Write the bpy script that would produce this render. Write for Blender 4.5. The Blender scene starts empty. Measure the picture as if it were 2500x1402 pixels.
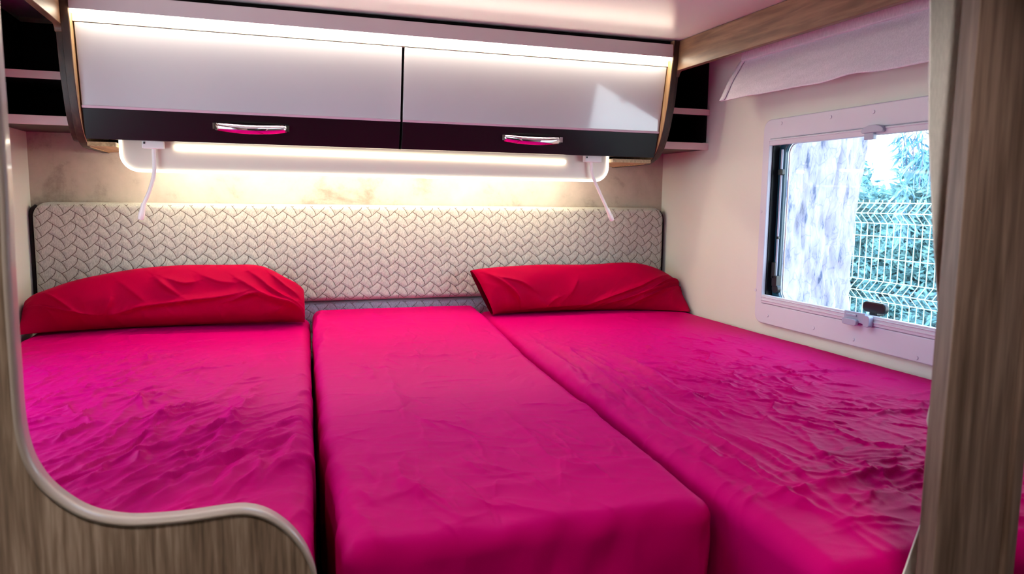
import bpy, math, random
import numpy as np
from mathutils import Vector
random.seed(7); RNG = np.random.RandomState(11)
PI = math.pi
S = bpy.context.scene
COL = S.collection

# ------------------------------------------------------------------ camera
CAM = np.array([0.665, -2.525, 1.45]); FPX = 1800.0
yaw, pitch, roll = [math.radians(a) for a in (18.3, -6.7, 0.73)]
_f = np.array([math.sin(yaw)*math.cos(pitch), math.cos(yaw)*math.cos(pitch), math.sin(pitch)])
_r = np.array([math.cos(yaw), -math.sin(yaw), 0.0]); _u = np.cross(_r, _f)
R_ = _r*math.cos(roll)+_u*math.sin(roll); U_ = -_r*math.sin(roll)+_u*math.cos(roll)
cd = bpy.data.cameras.new('camera'); cam = bpy.data.objects.new('camera', cd); COL.objects.link(cam)
from mathutils import Matrix
cam.matrix_world = Matrix(((R_[0], U_[0], -_f[0], CAM[0]), (R_[1], U_[1], -_f[1], CAM[1]), (R_[2], U_[2], -_f[2], CAM[2]), (0, 0, 0, 1)))
cd.sensor_width = 36; cd.sensor_fit = 'HORIZONTAL'; cd.lens = 36*FPX/2500; cd.clip_start = 0.02
cd.dof.use_dof = True; cd.dof.focus_distance = 2.2; cd.dof.aperture_fstop = 9.0
S.camera = cam

def ray(x, y): return R_*((x-1250)/FPX) - U_*((y-701)/FPX) + _f
def onX(x, y, X): r = ray(x, y); return CAM + r*((X-CAM[0])/r[0])
def onY(x, y, Y): r = ray(x, y); return CAM + r*((Y-CAM[1])/r[1])
def onZ(x, y, Z): r = ray(x, y); return CAM + r*((Z-CAM[2])/r[2])

# ------------------------------------------------------------------ light
S.view_settings.view_transform = 'Standard'; S.view_settings.look = 'None'
S.view_settings.gamma = 1.0; S.view_settings.use_curve_mapping = False
S.view_settings.exposure = 0.46
LED = (1.0, 0.88, 0.68)
LED_TOP, LED_PLATE, LED_BACK, LED_EDGE = 19.0, 5.5, 50.0, 2.6
SKY_STRENGTH = 6.0
w = bpy.data.worlds.new('sky'); S.world = w; w.use_nodes = True
nt = w.node_tree; nt.nodes.clear()
out = nt.nodes.new('ShaderNodeOutputWorld'); bg = nt.nodes.new('ShaderNodeBackground')
tc = nt.nodes.new('ShaderNodeTexCoord'); sep = nt.nodes.new('ShaderNodeSeparateXYZ'); rmp = nt.nodes.new('ShaderNodeValToRGB')
rmp.color_ramp.elements[0].position = 0.0; rmp.color_ramp.elements[0].color = (0.86, 0.94, 1.0, 1)
rmp.color_ramp.elements[1].position = 0.7; rmp.color_ramp.elements[1].color = (0.50, 0.70, 1.0, 1)
nt.links.new(tc.outputs['Generated'], sep.inputs[0]); nt.links.new(sep.outputs['Z'], rmp.inputs[0])
nt.links.new(rmp.outputs[0], bg.inputs[0]); bg.inputs[1].default_value = SKY_STRENGTH
nt.links.new(bg.outputs[0], out.inputs[0])
S.cycles.max_bounces = 10; S.cycles.diffuse_bounces = 5; S.cycles.transparent_max_bounces = 12
S.cycles.use_denoising = True
S.cycles.caustics_reflective = False; S.cycles.caustics_refractive = False

# ------------------------------------------------------------------ materials
def new_mat(name):
    m = bpy.data.materials.new(name); m.use_nodes = True
    return m, m.node_tree, m.node_tree.nodes['Principled BSDF']
def srgb(r, g, b):
    f = lambda c: (c/255/12.92 if c/255 <= 0.04045 else ((c/255+0.055)/1.055)**2.4)
    return (f(r), f(g), f(b), 1)
def plain(name, col, rough=0.5, metal=0.0, coat=0.0, var=0.04, scale=6.0, bump=0.0, bscale=200., sheen=0.0, spec=0.5):
    m, t, b = new_mat(name)
    tc = t.nodes.new('ShaderNodeTexCoord'); nz = t.nodes.new('ShaderNodeTexNoise'); nz.inputs['Scale'].default_value = scale
    nz.inputs['Detail'].default_value = 4
    rp = t.nodes.new('ShaderNodeValToRGB')
    rp.color_ramp.elements[0].color = tuple(c*(1-var) for c in col[:3])+(1,); rp.color_ramp.elements[1].color = tuple(min(1, c*(1+var)) for c in col[:3])+(1,)
    rp.color_ramp.elements[0].position = .3; rp.color_ramp.elements[1].position = .7
    t.links.new(tc.outputs['Object'], nz.inputs['Vector']); t.links.new(nz.outputs[0], rp.inputs[0]); t.links.new(rp.outputs[0], b.inputs['Base Color'])
    b.inputs['Roughness'].default_value = rough; b.inputs['Metallic'].default_value = metal
    b.inputs['Coat Weight'].default_value = coat; b.inputs['Coat Roughness'].default_value = 0.05
    b.inputs['Sheen Weight'].default_value = sheen; b.inputs['Specular IOR Level'].default_value = spec
    if bump:
        n2 = t.nodes.new('ShaderNodeTexNoise'); n2.inputs['Scale'].default_value = bscale; n2.inputs['Detail'].default_value = 3
        bp = t.nodes.new('ShaderNodeBump'); bp.inputs['Strength'].default_value = bump; bp.inputs['Distance'].default_value = 0.002
        t.links.new(tc.outputs['Object'], n2.inputs['Vector']); t.links.new(n2.outputs[0], bp.inputs['Height']); t.links.new(bp.outputs[0], b.inputs['Normal'])
    return m
def wood(name, dark, mid, light, axis='Z', fine=95., coarse=22., rough=0.45, along=1.6):
    m, t, b = new_mat(name)
    tc = t.nodes.new('ShaderNodeTexCoord')
    def stretched(sc, al, det=3):
        mp = t.nodes.new('ShaderNodeMapping'); s = [sc, sc, sc]; s['XYZ'.index(axis)] = al
        mp.inputs['Scale'].default_value = s
        nz = t.nodes.new('ShaderNodeTexNoise'); nz.inputs['Scale'].default_value = 1.0; nz.inputs['Detail'].default_value = det; nz.inputs['Distortion'].default_value = .3
        t.links.new(tc.outputs['Object'], mp.inputs[0]); t.links.new(mp.outputs[0], nz.inputs['Vector']); return nz
    a = stretched(fine, along*5, 4); c = stretched(coarse, along, 3)
    mx = t.nodes.new('ShaderNodeMath'); mx.operation = 'MULTIPLY_ADD'; mx.inputs[1].default_value = .55
    m2 = t.nodes.new('ShaderNodeMath'); m2.operation = 'MULTIPLY'; m2.inputs[1].default_value = .45
    t.links.new(c.outputs[0], m2.inputs[0]); t.links.new(a.outputs[0], mx.inputs[0]); t.links.new(m2.outputs[0], mx.inputs[2])
    rp = t.nodes.new('ShaderNodeValToRGB'); e = rp.color_ramp.elements
    e[0].position = .36; e[0].color = dark; e[1].position = .64; e[1].color = light
    k = rp.color_ramp.elements.new(.5); k.color = mid
    t.links.new(mx.outputs[0], rp.inputs[0]); t.links.new(rp.outputs[0], b.inputs['Base Color'])
    b.inputs['Roughness'].default_value = rough
    bp = t.nodes.new('ShaderNodeBump'); bp.inputs['Strength'].default_value = .25; bp.inputs['Distance'].default_value = .001
    t.links.new(a.outputs[0], bp.inputs['Height']); t.links.new(bp.outputs[0], b.inputs['Normal'])
    return m
def emit(name, col, strength):
    m, t, b = new_mat(name)
    b.inputs['Base Color'].default_value = (.8, .8, .8, 1); b.inputs['Emission Color'].default_value = tuple(col)+(1,); b.inputs['Emission Strength'].default_value = strength
    return m
def glass_mat(name, tint=(.93, .97, .98)):
    m, t, b = new_mat(name); t.nodes.remove(b)
    o = [n for n in t.nodes if n.type == 'OUTPUT_MATERIAL'][0]
    tr = t.nodes.new('ShaderNodeBsdfTransparent'); tr.inputs[0].default_value = tint+(1,)
    gl = t.nodes.new('ShaderNodeBsdfGlossy'); gl.inputs['Roughness'].default_value = .03
    lw = t.nodes.new('ShaderNodeLayerWeight'); lw.inputs[0].default_value = .5
    p5 = t.nodes.new('ShaderNodeMath'); p5.operation = 'POWER'; p5.inputs[1].default_value = 5
    fr = t.nodes.new('ShaderNodeMath'); fr.operation = 'MULTIPLY_ADD'; fr.inputs[1].default_value = .96; fr.inputs[2].default_value = .02
    t.links.new(lw.outputs['Facing'], p5.inputs[0]); t.links.new(p5.outputs[0], fr.inputs[0])
    mx = t.nodes.new('ShaderNodeMixShader')
    t.links.new(fr.outputs[0], mx.inputs[0]); t.links.new(tr.outputs[0], mx.inputs[1]); t.links.new(gl.outputs[0], mx.inputs[2]); t.links.new(mx.outputs[0], o.inputs[0])
    return m
def concrete(name):
    m, t, b = new_mat(name)
    tc = t.nodes.new('ShaderNodeTexCoord')
    n1 = t.nodes.new('ShaderNodeTexNoise'); n1.inputs['Scale'].default_value = 4.5; n1.inputs['Detail'].default_value = 7; n1.inputs['Roughness'].default_value = .62; n1.inputs['Distortion'].default_value = .5
    n2 = t.nodes.new('ShaderNodeTexNoise'); n2.inputs['Scale'].default_value = 26; n2.inputs['Detail'].default_value = 6; n2.inputs['Roughness'].default_value = .7
    ad = t.nodes.new('ShaderNodeMath'); ad.operation = 'MULTIPLY_ADD'; ad.inputs[1].default_value = .35
    t.links.new(tc.outputs['Object'], n1.inputs['Vector']); t.links.new(tc.outputs['Object'], n2.inputs['Vector'])
    t.links.new(n2.outputs[0], ad.inputs[0]); t.links.new(n1.outputs[0], ad.inputs[2])
    rp = t.nodes.new('ShaderNodeValToRGB'); e = rp.color_ramp.elements
    e[0].position = .48; e[0].color = srgb(134, 126, 116); e[1].position = .85; e[1].color = srgb(190, 181, 170)
    k = e.new(.62); k.color = srgb(174, 165, 154)
    t.links.new(ad.outputs[0], rp.inputs[0]); t.links.new(rp.outputs[0], b.inputs['Base Color']); b.inputs['Roughness'].default_value = .55
    return m
def satin(name, col, rough=.42, sheen=.35):
    m = plain(name, col, rough=rough, var=.05, scale=3., bump=.25, bscale=900., sheen=sheen, spec=.02)
    b = m.node_tree.nodes['Principled BSDF']; b.inputs['Specular Tint'].default_value = (1, .6, .85, 1)
    return m
def fabric(name, a, c, sc=420.):
    m, t, b = new_mat(name)
    tc = t.nodes.new('ShaderNodeTexCoord'); mp = t.nodes.new('ShaderNodeMapping'); mp.inputs['Scale'].default_value = (sc*1.6, sc, sc*.35)
    nz = t.nodes.new('ShaderNodeTexNoise'); nz.inputs['Scale'].default_value = 1; nz.inputs['Detail'].default_value = 3
    rp = t.nodes.new('ShaderNodeValToRGB'); rp.color_ramp.elements[0].position = .32; rp.color_ramp.elements[1].position = .66
    rp.color_ramp.elements[0].color = a; rp.color_ramp.elements[1].color = c
    t.links.new(tc.outputs['Object'], mp.inputs[0]); t.links.new(mp.outputs[0], nz.inputs['Vector']); t.links.new(nz.outputs[0], rp.inputs[0]); t.links.new(rp.outputs[0], b.inputs['Base Color'])
    b.inputs['Roughness'].default_value = .9; b.inputs['Sheen Weight'].default_value = .2; b.inputs['Specular IOR Level'].default_value = .15
    bp = t.nodes.new('ShaderNodeBump'); bp.inputs['Strength'].default_value = .3; bp.inputs['Distance'].default_value = .001
    t.links.new(nz.outputs[0], bp.inputs['Height']); t.links.new(bp.outputs[0], b.inputs['Normal'])
    return m

M = dict(
    wall=plain('cream_wall', srgb(218, 222, 213), .45, var=.015, bump=.08, bscale=350.),
    ceiling=plain('ceiling_white', srgb(218, 221, 218), .3, var=.01),
    concrete=concrete('concrete_laminate'),
    door=plain('pearl_lacquer', srgb(176, 177, 184), .16, coat=1.0, var=.01),
    doorlip=plain('door_lip', srgb(196, 170, 184), .25, coat=.6, var=.01),
    black=plain('gloss_black', srgb(18, 14, 17), .3, coat=.12, var=.1, spec=.25),
    darkback=plain('dark_laminate', srgb(16, 13, 14), .7, var=.1, spec=.2),
    railm=plain('cream_rail', srgb(222, 208, 184), .4, var=.02),
    valance=plain('valance_gloss', srgb(192, 184, 190), .25, coat=.7, var=.01),
    shelfedge=plain('shelf_white', srgb(215, 190, 190), .35, var=.02),
    white=plain('white_plastic', srgb(226, 222, 220), .35, var=.01),
    plate=plain('white_acrylic', srgb(214, 206, 192), .3, var=.01),
    greyp=plain('grey_plastic', srgb(176, 184, 204), .4, var=.02),
    frame=plain('window_plastic', srgb(210, 214, 226), .35, var=.01),
    rubber=plain('black_rubber', srgb(16, 20, 26), .35, var=.1),
    seal=plain('teal_seal', srgb(28, 74, 92), .3, var=.1, coat=.3),
    chrome=plain('chrome', (.86, .86, .88), .06, metal=1.0, var=.0),
    wood_dark=wood('wood_shaded', srgb(36, 23, 16), srgb(52, 34, 24), srgb(72, 50, 36), 'Z'),  # side panel wood, darkened to paint the shadow on its front edge
    wood_lit=wood('oak_lit', srgb(150, 118, 82), srgb(176, 144, 104), srgb(200, 170, 128), 'Z'),  # inner face of that panel, lamp light painted in as paler wood
    wood_under=wood('oak_under', srgb(140, 112, 70), srgb(170, 140, 92), srgb(198, 168, 118), 'Y', fine=140.),
    wood_beam=wood('oak_beam', srgb(82, 56, 40), srgb(114, 84, 62), srgb(146, 114, 88), 'Y', fine=60., coarse=14., along=1.2),
    wood_panel=wood('oak_panel', srgb(96, 76, 60), srgb(144, 120, 100), srgb(184, 160, 140), 'Z', fine=170., coarse=40., along=2.2),
    wood_post=wood('oak_post', srgb(80, 58, 44), srgb(110, 84, 70), srgb(134, 108, 94), 'Z', fine=150., coarse=38., along=1.8),
    edge=plain('panel_banding', srgb(172, 156, 144), .35, var=.03, coat=.3),
    sheet=satin('cherry_sheet', (.52, .0, .122, 1), .5, 0.0),
    pillow=satin('cherry_pillowcase', (.40, .0, .036, 1), .45, .0),
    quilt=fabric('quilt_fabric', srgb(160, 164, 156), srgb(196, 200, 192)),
    quilt_low=fabric('quilt_fabric_shade', srgb(150, 152, 160), srgb(186, 190, 200)),  # same quilt fabric, shade put into a darker, bluer colour
    thread=plain('brown_thread', srgb(92, 76, 62), .8, var=.15, scale=300.),
    piping=plain('dark_piping', srgb(26, 20, 20), .8),
    cloth=fabric('cream_cloth', srgb(214, 208, 220), srgb(230, 224, 234), 300.),
    curtain=fabric('cream_curtain', srgb(232, 224, 214), srgb(246, 238, 228), 300.),
    glass=glass_mat('acrylic_glass'),
    floor=wood('vinyl_floor', srgb(88, 70, 56), srgb(112, 92, 76), srgb(136, 116, 98), 'Y'),
    bark=None, leaf=None,
    wire=plain('green_wire', srgb(196, 226, 206), .5, var=.03),
    ground=plain('ground', srgb(120, 112, 96), .9, var=.3, scale=8),
)
M['led_top'] = emit('led_top', LED, LED_TOP); M['led_plate'] = emit('led_plate', LED, LED_PLATE)
M['led_back'] = emit('led_back', LED, LED_BACK); M['spot'] = emit('fill_spot_lens', (1, .94, .89), 265.0); M['lamp'] = emit('fill_lamp_diffuser', (1, .93, .85), 2.0); M['led_edge'] = emit('led_edge', (1, .93, .8), LED_EDGE)

# ------------------------------------------------------------------ builders
class MB:
    def __init__(s): s.v = []; s.f = []; s.sm = []
    def add(s, vs, fs, smooth=False):
        o = len(s.v); s.v += [tuple(map(float, p)) for p in vs]; s.f += [tuple(i+o for i in f) for f in fs]; s.sm += [smooth]*len(fs); return s
    def box(s, x0, x1, y0, y1, z0, z1):
        return s.add([(x0, y0, z0), (x1, y0, z0), (x1, y1, z0), (x0, y1, z0), (x0, y0, z1), (x1, y0, z1), (x1, y1, z1), (x0, y1, z1)],
                     [(0, 3, 2, 1), (4, 5, 6, 7), (0, 1, 5, 4), (1, 2, 6, 5), (2, 3, 7, 6), (3, 0, 4, 7)])
    def prism(s, poly, axis, a, b, smooth=False):
        # poly: 2D points in the other two axes (cyclic order kept), extruded along axis from a to b
        def P(p, t): return {'X': (t, p[0], p[1]), 'Y': (p[0], t, p[1]), 'Z': (p[0], p[1], t)}[axis]
        n = len(poly); vs = [P(p, a) for p in poly]+[P(p, b) for p in poly]
        s.add(vs, [tuple(range(n)), tuple(range(2*n-1, n-1, -1))])
        o = len(s.v)-2*n
        for i in range(n):
            j = (i+1) % n; s.f.append((o+i, o+n+i, o+n+j, o+j)); s.sm.append(smooth)
        return s
    def ring(s, outer, inner, axis, a, b):
        def P(p, t): return {'X': (t, p[0], p[1]), 'Y': (p[0], t, p[1]), 'Z': (p[0], p[1], t)}[axis]
        n = len(outer); vs = [P(p, a) for p in outer]+[P(p, a) for p in inner]+[P(p, b) for p in outer]+[P(p, b) for p in inner]
        fs = []
        for i in range(n):
            j = (i+1) % n
            fs += [(i, j, n+j, n+i), (2*n+i, 3*n+i, 3*n+j, 2*n+j), (i, 2*n+i, 2*n+j, j), (n+i, n+j, 3*n+j, 3*n+i)]
        return s.add(vs, fs)
    def tube(s, pts, r, n=10, cap=True):
        pts = [Vector(p) for p in pts]; rs = r if isinstance(r, (list, tuple)) else [r]*len(pts)
        prev = None; vs = []
        for i, p in enumerate(pts):
            t = (pts[min(i+1, len(pts)-1)]-pts[max(i-1, 0)]).normalized()
            if prev is None:
                a = Vector((0, 0, 1)) if abs(t.z) < .9 else Vector((1, 0, 0)); prev = t.cross(a).normalized()
            prev = (prev-t*prev.dot(t)).normalized(); q = t.cross(prev)
            for k in range(n):
                an = 2*PI*k/n; vs.append(p+(prev*math.cos(an)+q*math.sin(an))*rs[i])
        fs = [(i*n+k, i*n+(k+1) % n, (i+1)*n+(k+1) % n, (i+1)*n+k) for i in range(len(pts)-1) for k in range(n)]
        s.add(vs, fs, True)
        if cap: s.add([vs[k] for k in range(n)], [tuple(range(n))[::-1]]); s.add([vs[len(vs)-n+k] for k in range(n)], [tuple(range(n))])
        return s
    def disc(s, c, axis, r, a, b, n=16):
        i, j = {'X': (1, 2), 'Y': (0, 2), 'Z': (0, 1)}[axis]
        return s.prism([(c[i]+r*math.cos(2*PI*k/n), c[j]+r*math.sin(2*PI*k/n)) for k in range(n)], axis, a, b, True)

def base_of(parent):
    while parent is not None and parent.parent is not None: parent = parent.parent
    return np.array(parent.location) if parent is not None else np.zeros(3)
def obj(name, mb, mat, parent=None, bevel=0., loc=None, recalc=True):
    off = base_of(parent) if parent is not None else (np.array(loc) if loc is not None else np.zeros(3))
    me = bpy.data.meshes.new(name); me.from_pydata([tuple(np.array(v)-off) for v in mb.v], [], mb.f)
    me.polygons.foreach_set('use_smooth', mb.sm)
    if recalc:
        import bmesh
        b = bmesh.new(); b.from_mesh(me); bmesh.ops.recalc_face_normals(b, faces=b.faces); b.to_mesh(me); b.free()
    me.materials.append(mat)
    o = bpy.data.objects.new(name, me); COL.objects.link(o)
    if parent is not None: o.parent = parent
    else: o.location = tuple(off)
    if bevel:
        bv = o.modifiers.new('bevel', 'BEVEL'); bv.width = bevel; bv.segments = 2; bv.limit_method = 'ANGLE'; bv.angle_limit = math.radians(40)
        me.polygons.foreach_set('use_smooth', [True]*len(me.polygons))
        o.modifiers.new('wn', 'WEIGHTED_NORMAL')
    return o
def grid(name, P, mat, parent=None, loc=None, cyc=False):
    off = base_of(parent) if parent is not None else (np.array(loc) if loc is not None else np.zeros(3))
    h, w_, _ = P.shape; me = bpy.data.meshes.new(name)
    me.vertices.add(h*w_); me.vertices.foreach_set('co', (P-off).astype(np.float32).ravel())
    i, j = np.meshgrid(np.arange(h-1), np.arange(w_ if cyc else w_-1), indexing='ij'); j2 = (j+1) % w_
    q = np.stack([i*w_+j, i*w_+j2, (i+1)*w_+j2, (i+1)*w_+j], -1).reshape(-1, 4); n = len(q)
    me.loops.add(n*4); me.loops.foreach_set('vertex_index', q.ravel().astype(np.int32))
    me.polygons.add(n); me.polygons.foreach_set('loop_start', (np.arange(n)*4).astype(np.int32))
    me.polygons.foreach_set('use_smooth', np.ones(n, bool)); me.update(calc_edges=True)
    me.materials.append(mat); o = bpy.data.objects.new(name, me); COL.objects.link(o)
    if parent is not None: o.parent = parent
    else: o.location = tuple(off)
    return o
def tag(o, label=None, cat=None, group=None, kind=None):
    if label: o['label'] = label
    if cat: o['category'] = cat
    if group: o['group'] = group
    if kind: o['kind'] = kind
    return o
def thing(name, loc, label=None, cat=None, group=None, kind=None):
    o = bpy.data.objects.new(name, None); COL.objects.link(o); o.location = tuple(loc); o.empty_display_size = .05
    return tag(o, label, cat, group, kind)
def copy_tree(o, parent=None):
    c = o.copy(); COL.objects.link(c)
    if parent is not None: c.parent = parent
    for ch in list(o.children): copy_tree(ch, c)
    return c
def rrect(a0, a1, b0, b1, r, n=6):
    pts = []
    for cx, cy, s in ((a1-r, b1-r, 0), (a0+r, b1-r, 1), (a0+r, b0+r, 2), (a1-r, b0+r, 3)):
        for k in range(n+1):
            an = PI/2*(s+k/n); pts.append((cx+r*math.cos(an), cy+r*math.sin(an)))
    return pts
# noise ---------------------------------------------------------------
_G = RNG.rand(4096)*2*PI; _PM = RNG.permutation(4096)
def gn(x, y, seed=0):
    xi = np.floor(x).astype(int); yi = np.floor(y).astype(int); xf = x-xi; yf = y-yi
    u = xf**3*(xf*(xf*6-15)+10); v = yf**3*(yf*(yf*6-15)+10)
    def g(i, j, dx, dy):
        a = _G[_PM[(_PM[(xi+i+seed*57) & 4095]+yi+j+seed*131) & 4095]]; return np.cos(a)*dx+np.sin(a)*dy
    return 1.5*((g(0, 0, xf, yf)*(1-u)+g(1, 0, xf-1, yf)*u)*(1-v)+(g(0, 1, xf, yf-1)*(1-u)+g(1, 1, xf-1, yf-1)*u)*v)
def ridge(x, y, seed, sharp=2.5):
    return np.clip(1-np.abs(gn(x, y, seed))*2.0, 0, 1)**sharp
def sstep(a, b, x): t = np.clip((x-a)/(b-a), 0, 1); return t*t*(3-2*t)
def poly_dist(X, Y, pts):
    best = np.full(X.shape, 9.); par = np.zeros(X.shape); sd = np.zeros(X.shape); n = len(pts)-1
    for i in range(n):
        a = np.array(pts[i]); d = np.array(pts[i+1])-a; L = d@d+1e-12
        t = np.clip(((X-a[0])*d[0]+(Y-a[1])*d[1])/L, 0, 1); ex = X-a[0]-t*d[0]; ey = Y-a[1]-t*d[1]; ds = np.hypot(ex, ey)
        m = ds < best; best = np.where(m, ds, best); par = np.where(m, (i+t)/n, par); sd = np.where(m, np.sign(d[0]*ey-d[1]*ex), sd)
    return best, par, sd
def smooth_poly(pts, n=8):
    pts = [np.array(p, float) for p in pts]; o = []
    P = [2*pts[0]-pts[1]]+pts+[2*pts[-1]-pts[-2]]
    for i in range(1, len(P)-2):
        for k in range(n):
            t = k/n; a, b, c, d = P[i-1], P[i], P[i+1], P[i+2]
            o.append(.5*(2*b+(c-a)*t+(2*a-5*b+4*c-d)*t*t+(3*b-a-3*c+d)*t**3))
    o.append(P[-2]); return o

# ------------------------------------------------------------------ the shell
W = 2.1; ZC = 1.955; YR = -6.2; ZB = 1.06
WIN = (-1.46, -0.648, 1.150, 1.640)          # y0, y1, z0, z1 of the window opening
def wall_with_holes(name, x0, x1, holes):
    m = MB(); ys = YR
    hs = sorted(holes)
    for (a, b, c, d) in hs:
        m.box(x0, x1, ys, a, 0, 2.1); m.box(x0, x1, a, b, 0, c); m.box(x0, x1, a, b, d, 2.1); ys = b
    m.box(x0, x1, ys, 0.03, 0, 2.1)
    return tag(obj(name, m, M['wall']), kind='structure')
wall_with_holes('wall_right', W, W+.032, [WIN])
wall_with_holes('wall_left', -.032, 0, [(-1.46, -.62, 1.150, 1.640)])
tag(obj('wall_back', MB().box(-.032, W+.032, 0, .03, 0, 2.1), M['concrete']), kind='structure')
m = MB().box(-.032, W+.032, YR-.03, YR, 0, 2.1)
tag(obj('wall_front', m, M['wall']), kind='structure')
SKY = (.76, 1.28, -1.34, -.88)              # roof hatch over the beds
m = MB(); z0, z1 = ZC, ZC+.03
m.box(-.0, W, SKY[3], 0, z0, z1); m.box(0, W, YR, SKY[2], z0, z1); m.box(0, SKY[0], SKY[2], SKY[3], z0, z1); m.box(SKY[1], W, SKY[2], SKY[3], z0, z1)
tag(obj('ceiling', m, M['ceiling']), kind='structure')
tag(obj('floor', MB().box(-.032, W+.032, YR, .03, -.03, 0), M['floor']), kind='structure')
# beams under the ceiling along both side walls
def beam(name, x, sgn, ylen=-1.93):
    prof = []
    y1 = -.404
    r = .02
    pts = [(ylen, ZC-.001), (y1+.020, ZC-.001), (y1+.020, 1.846)]
    for k in range(7):
        a = k/6*PI/2; pts.append((y1-.012+.016*math.cos(a), 1.848+.0155*math.sin(a)))
    pts += [(ylen, 1.8635)]
    return tag(obj(name, MB().prism(pts, 'X', x, x+.018*sgn), M['wood_beam'], bevel=.002), kind='structure')
beam('trim_1', 1.9035, 1); beam('trim_2', .1965, -1)

# ------------------------------------------------------------------ overhead cabinet
PROF = [(-.425, 1.952), (-.415, 1.867), (-.397, 1.762), (-.372, 1.68)]
ROUND = [(-.350, 1.637), (-.328, 1.609), (-.300, 1.589), (-.262, 1.578), (-.22, 1.576)]
def prof_y(z, d=0.):
    zs = [p[1] for p in PROF+ROUND][::-1]; ys = [p[0] for p in PROF+ROUND][::-1]; return float(np.interp(z, zs, ys))+d
cab = thing('overhead_cabinet', (1.05, -.2, 1.575), 'overhead cabinet with two glossy pearl flap doors above the headboard', 'cabinet')
fullprof = smooth_poly(PROF+ROUND, 5)
XL0, XL1, XR0, XR1 = .197, .215, 1.885, 1.903
for x0, x1, inn in ((XL0, XL1, 1), (XR0, XR1, -1)):
    poly = [tuple(p) for p in fullprof]+[(-.001, 1.576), (-.001, 1.952)]
    sp = obj('side_panel', MB().prism(poly, 'X', x0, x1), M['wood_dark'], cab, bevel=.0012)
    poly2 = [(p[0]+.0015, p[1]+.001) for p in fullprof]+[(-.002, 1.577), (-.002, 1.951)]
    t0 = x1 if inn > 0 else x0
    tag(obj('inner_lit_facing', MB().prism(poly2, 'X', t0, t0+.0015*inn), M['wood_lit'], sp), 'inner face with the lamp strip light put into its paler oak')
XI0, XI1 = XL1+.002, XR0-.002
obj('bottom_panel', MB().box(XI0, XI1, -.255, -.002, 1.579, 1.5905).box(XI0, .284, -.300, -.256, 1.579, 1.5905).box(1.745, XI1, -.300, -.256, 1.579, 1.5905), M['wood_under'], cab)
obj('top_panel', MB().box(XI0, XI1, -.405, -.002, 1.93, 1.941), M['darkback'], cab)
obj('back_panel', MB().box(XI0, XI1, -.012, -.002, 1.592, 1.929), M['darkback'], cab)
# rail above the doors
obj('front_rail', MB().prism([(-.392, 1.878), (-.372, 1.878), (-.372, 1.929), (-.392, 1.929)], 'X', XI0, XI1), M['railm'], cab)
obj('gap_shade_strip', MB().box(XI0, XI1, -.402, -.38, 1.9415, 1.9535), M['darkback'], cab)  # dark strip painting the black shade between valance and ceiling
val = obj('valance', MB().prism([(-.424, 1.9405), (-.403, 1.9405), (-.393, 1.9295), (-.393, 1.902), (-.426, 1.900)], 'X', XI0, XI1-.002), M['valance'], cab, bevel=.0015)
tag(obj('led_strip', MB().box(XI0+.004, XI1-.006, -.4255, -.405, 1.8925, 1.8998), M['led_top'], val), 'glowing warm white lamp strip')
def door(x0, x1, hx):
    zt, zs, zb = 1.8765, 1.678, 1.596
    def pts(za, zb_, d, n=8):
        return [(prof_y(z, d), z) for z in np.linspace(za, zb_, n)]
    DI = .028
    def fy(z):   # front face of the door: recessed at the top, flush at the bottom
        return np.interp(z, [1.596, 1.678, 1.8765], [-.327, -.353, -.390])
    zz = np.linspace(zt, zs, 8)
    fr = [(fy(z), z) for z in zz]; bk = [(fy(z)+.016, z) for z in zz[::-1]]
    d = obj('door', MB().prism(fr+bk, 'X', x0, x1), M['door'], cab, bevel=.0015)
    tag(obj('door_lip', MB().prism([(fy(zs)-.0035, zs), (fy(zs-.006)-.0035, zs-.006), (fy(zs-.006)+.01, zs-.006), (fy(zs)+.01, zs)], 'X', x0, x1), M['doorlip'], d), 'pinkish profile lip')
    zz = np.linspace(zs-.0065, zb, 5)
    tag(obj('lower_band', MB().prism([(fy(z), z) for z in zz]+[(fy(z)+.016, z) for z in zz[::-1]], 'X', x0, x1), M['black'], d, bevel=.001), 'glossy black lower band')
    # bowed chrome handle
    L = .186; n = 20; vs = []; fs = []
    for i in range(n+1):
        u = i/n*2-1; x = hx+u*L/2; sag = .010*(1-u*u); out = .004+.022*(1-u*u)
        zc = 1.640-sag*.8; y = fy(zc)-out; th = .0105+.0015*(1-u*u)
        vs += [(x, y+.0035, zc+th), (x, y-.001, zc+th), (x, y-.0025, zc+.1*th), (x, y, zc-th), (x, y+.0045, zc-th), (x, y+.003, zc)]
    for i in range(n):
        for k in range(6): fs.append((i*6+k, i*6+(k+1) % 6, (i+1)*6+(k+1) % 6, (i+1)*6+k))
    fs += [tuple(range(6)), tuple(range(n*6+5, n*6-1, -1))]
    hb = MB().add(vs, fs, True)
    for e in (-1, 1): hb.box(hx+e*L/2-.006, hx+e*L/2+.006, fy(1.64)-.007, fy(1.64)+.002, 1.632, 1.648)
    tag(obj('handle', hb, M['chrome'], d), 'bowed chrome handle')
door(XI0+.003, 1.036, .628); door(1.043, XI1-.003, 1.447)

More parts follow.
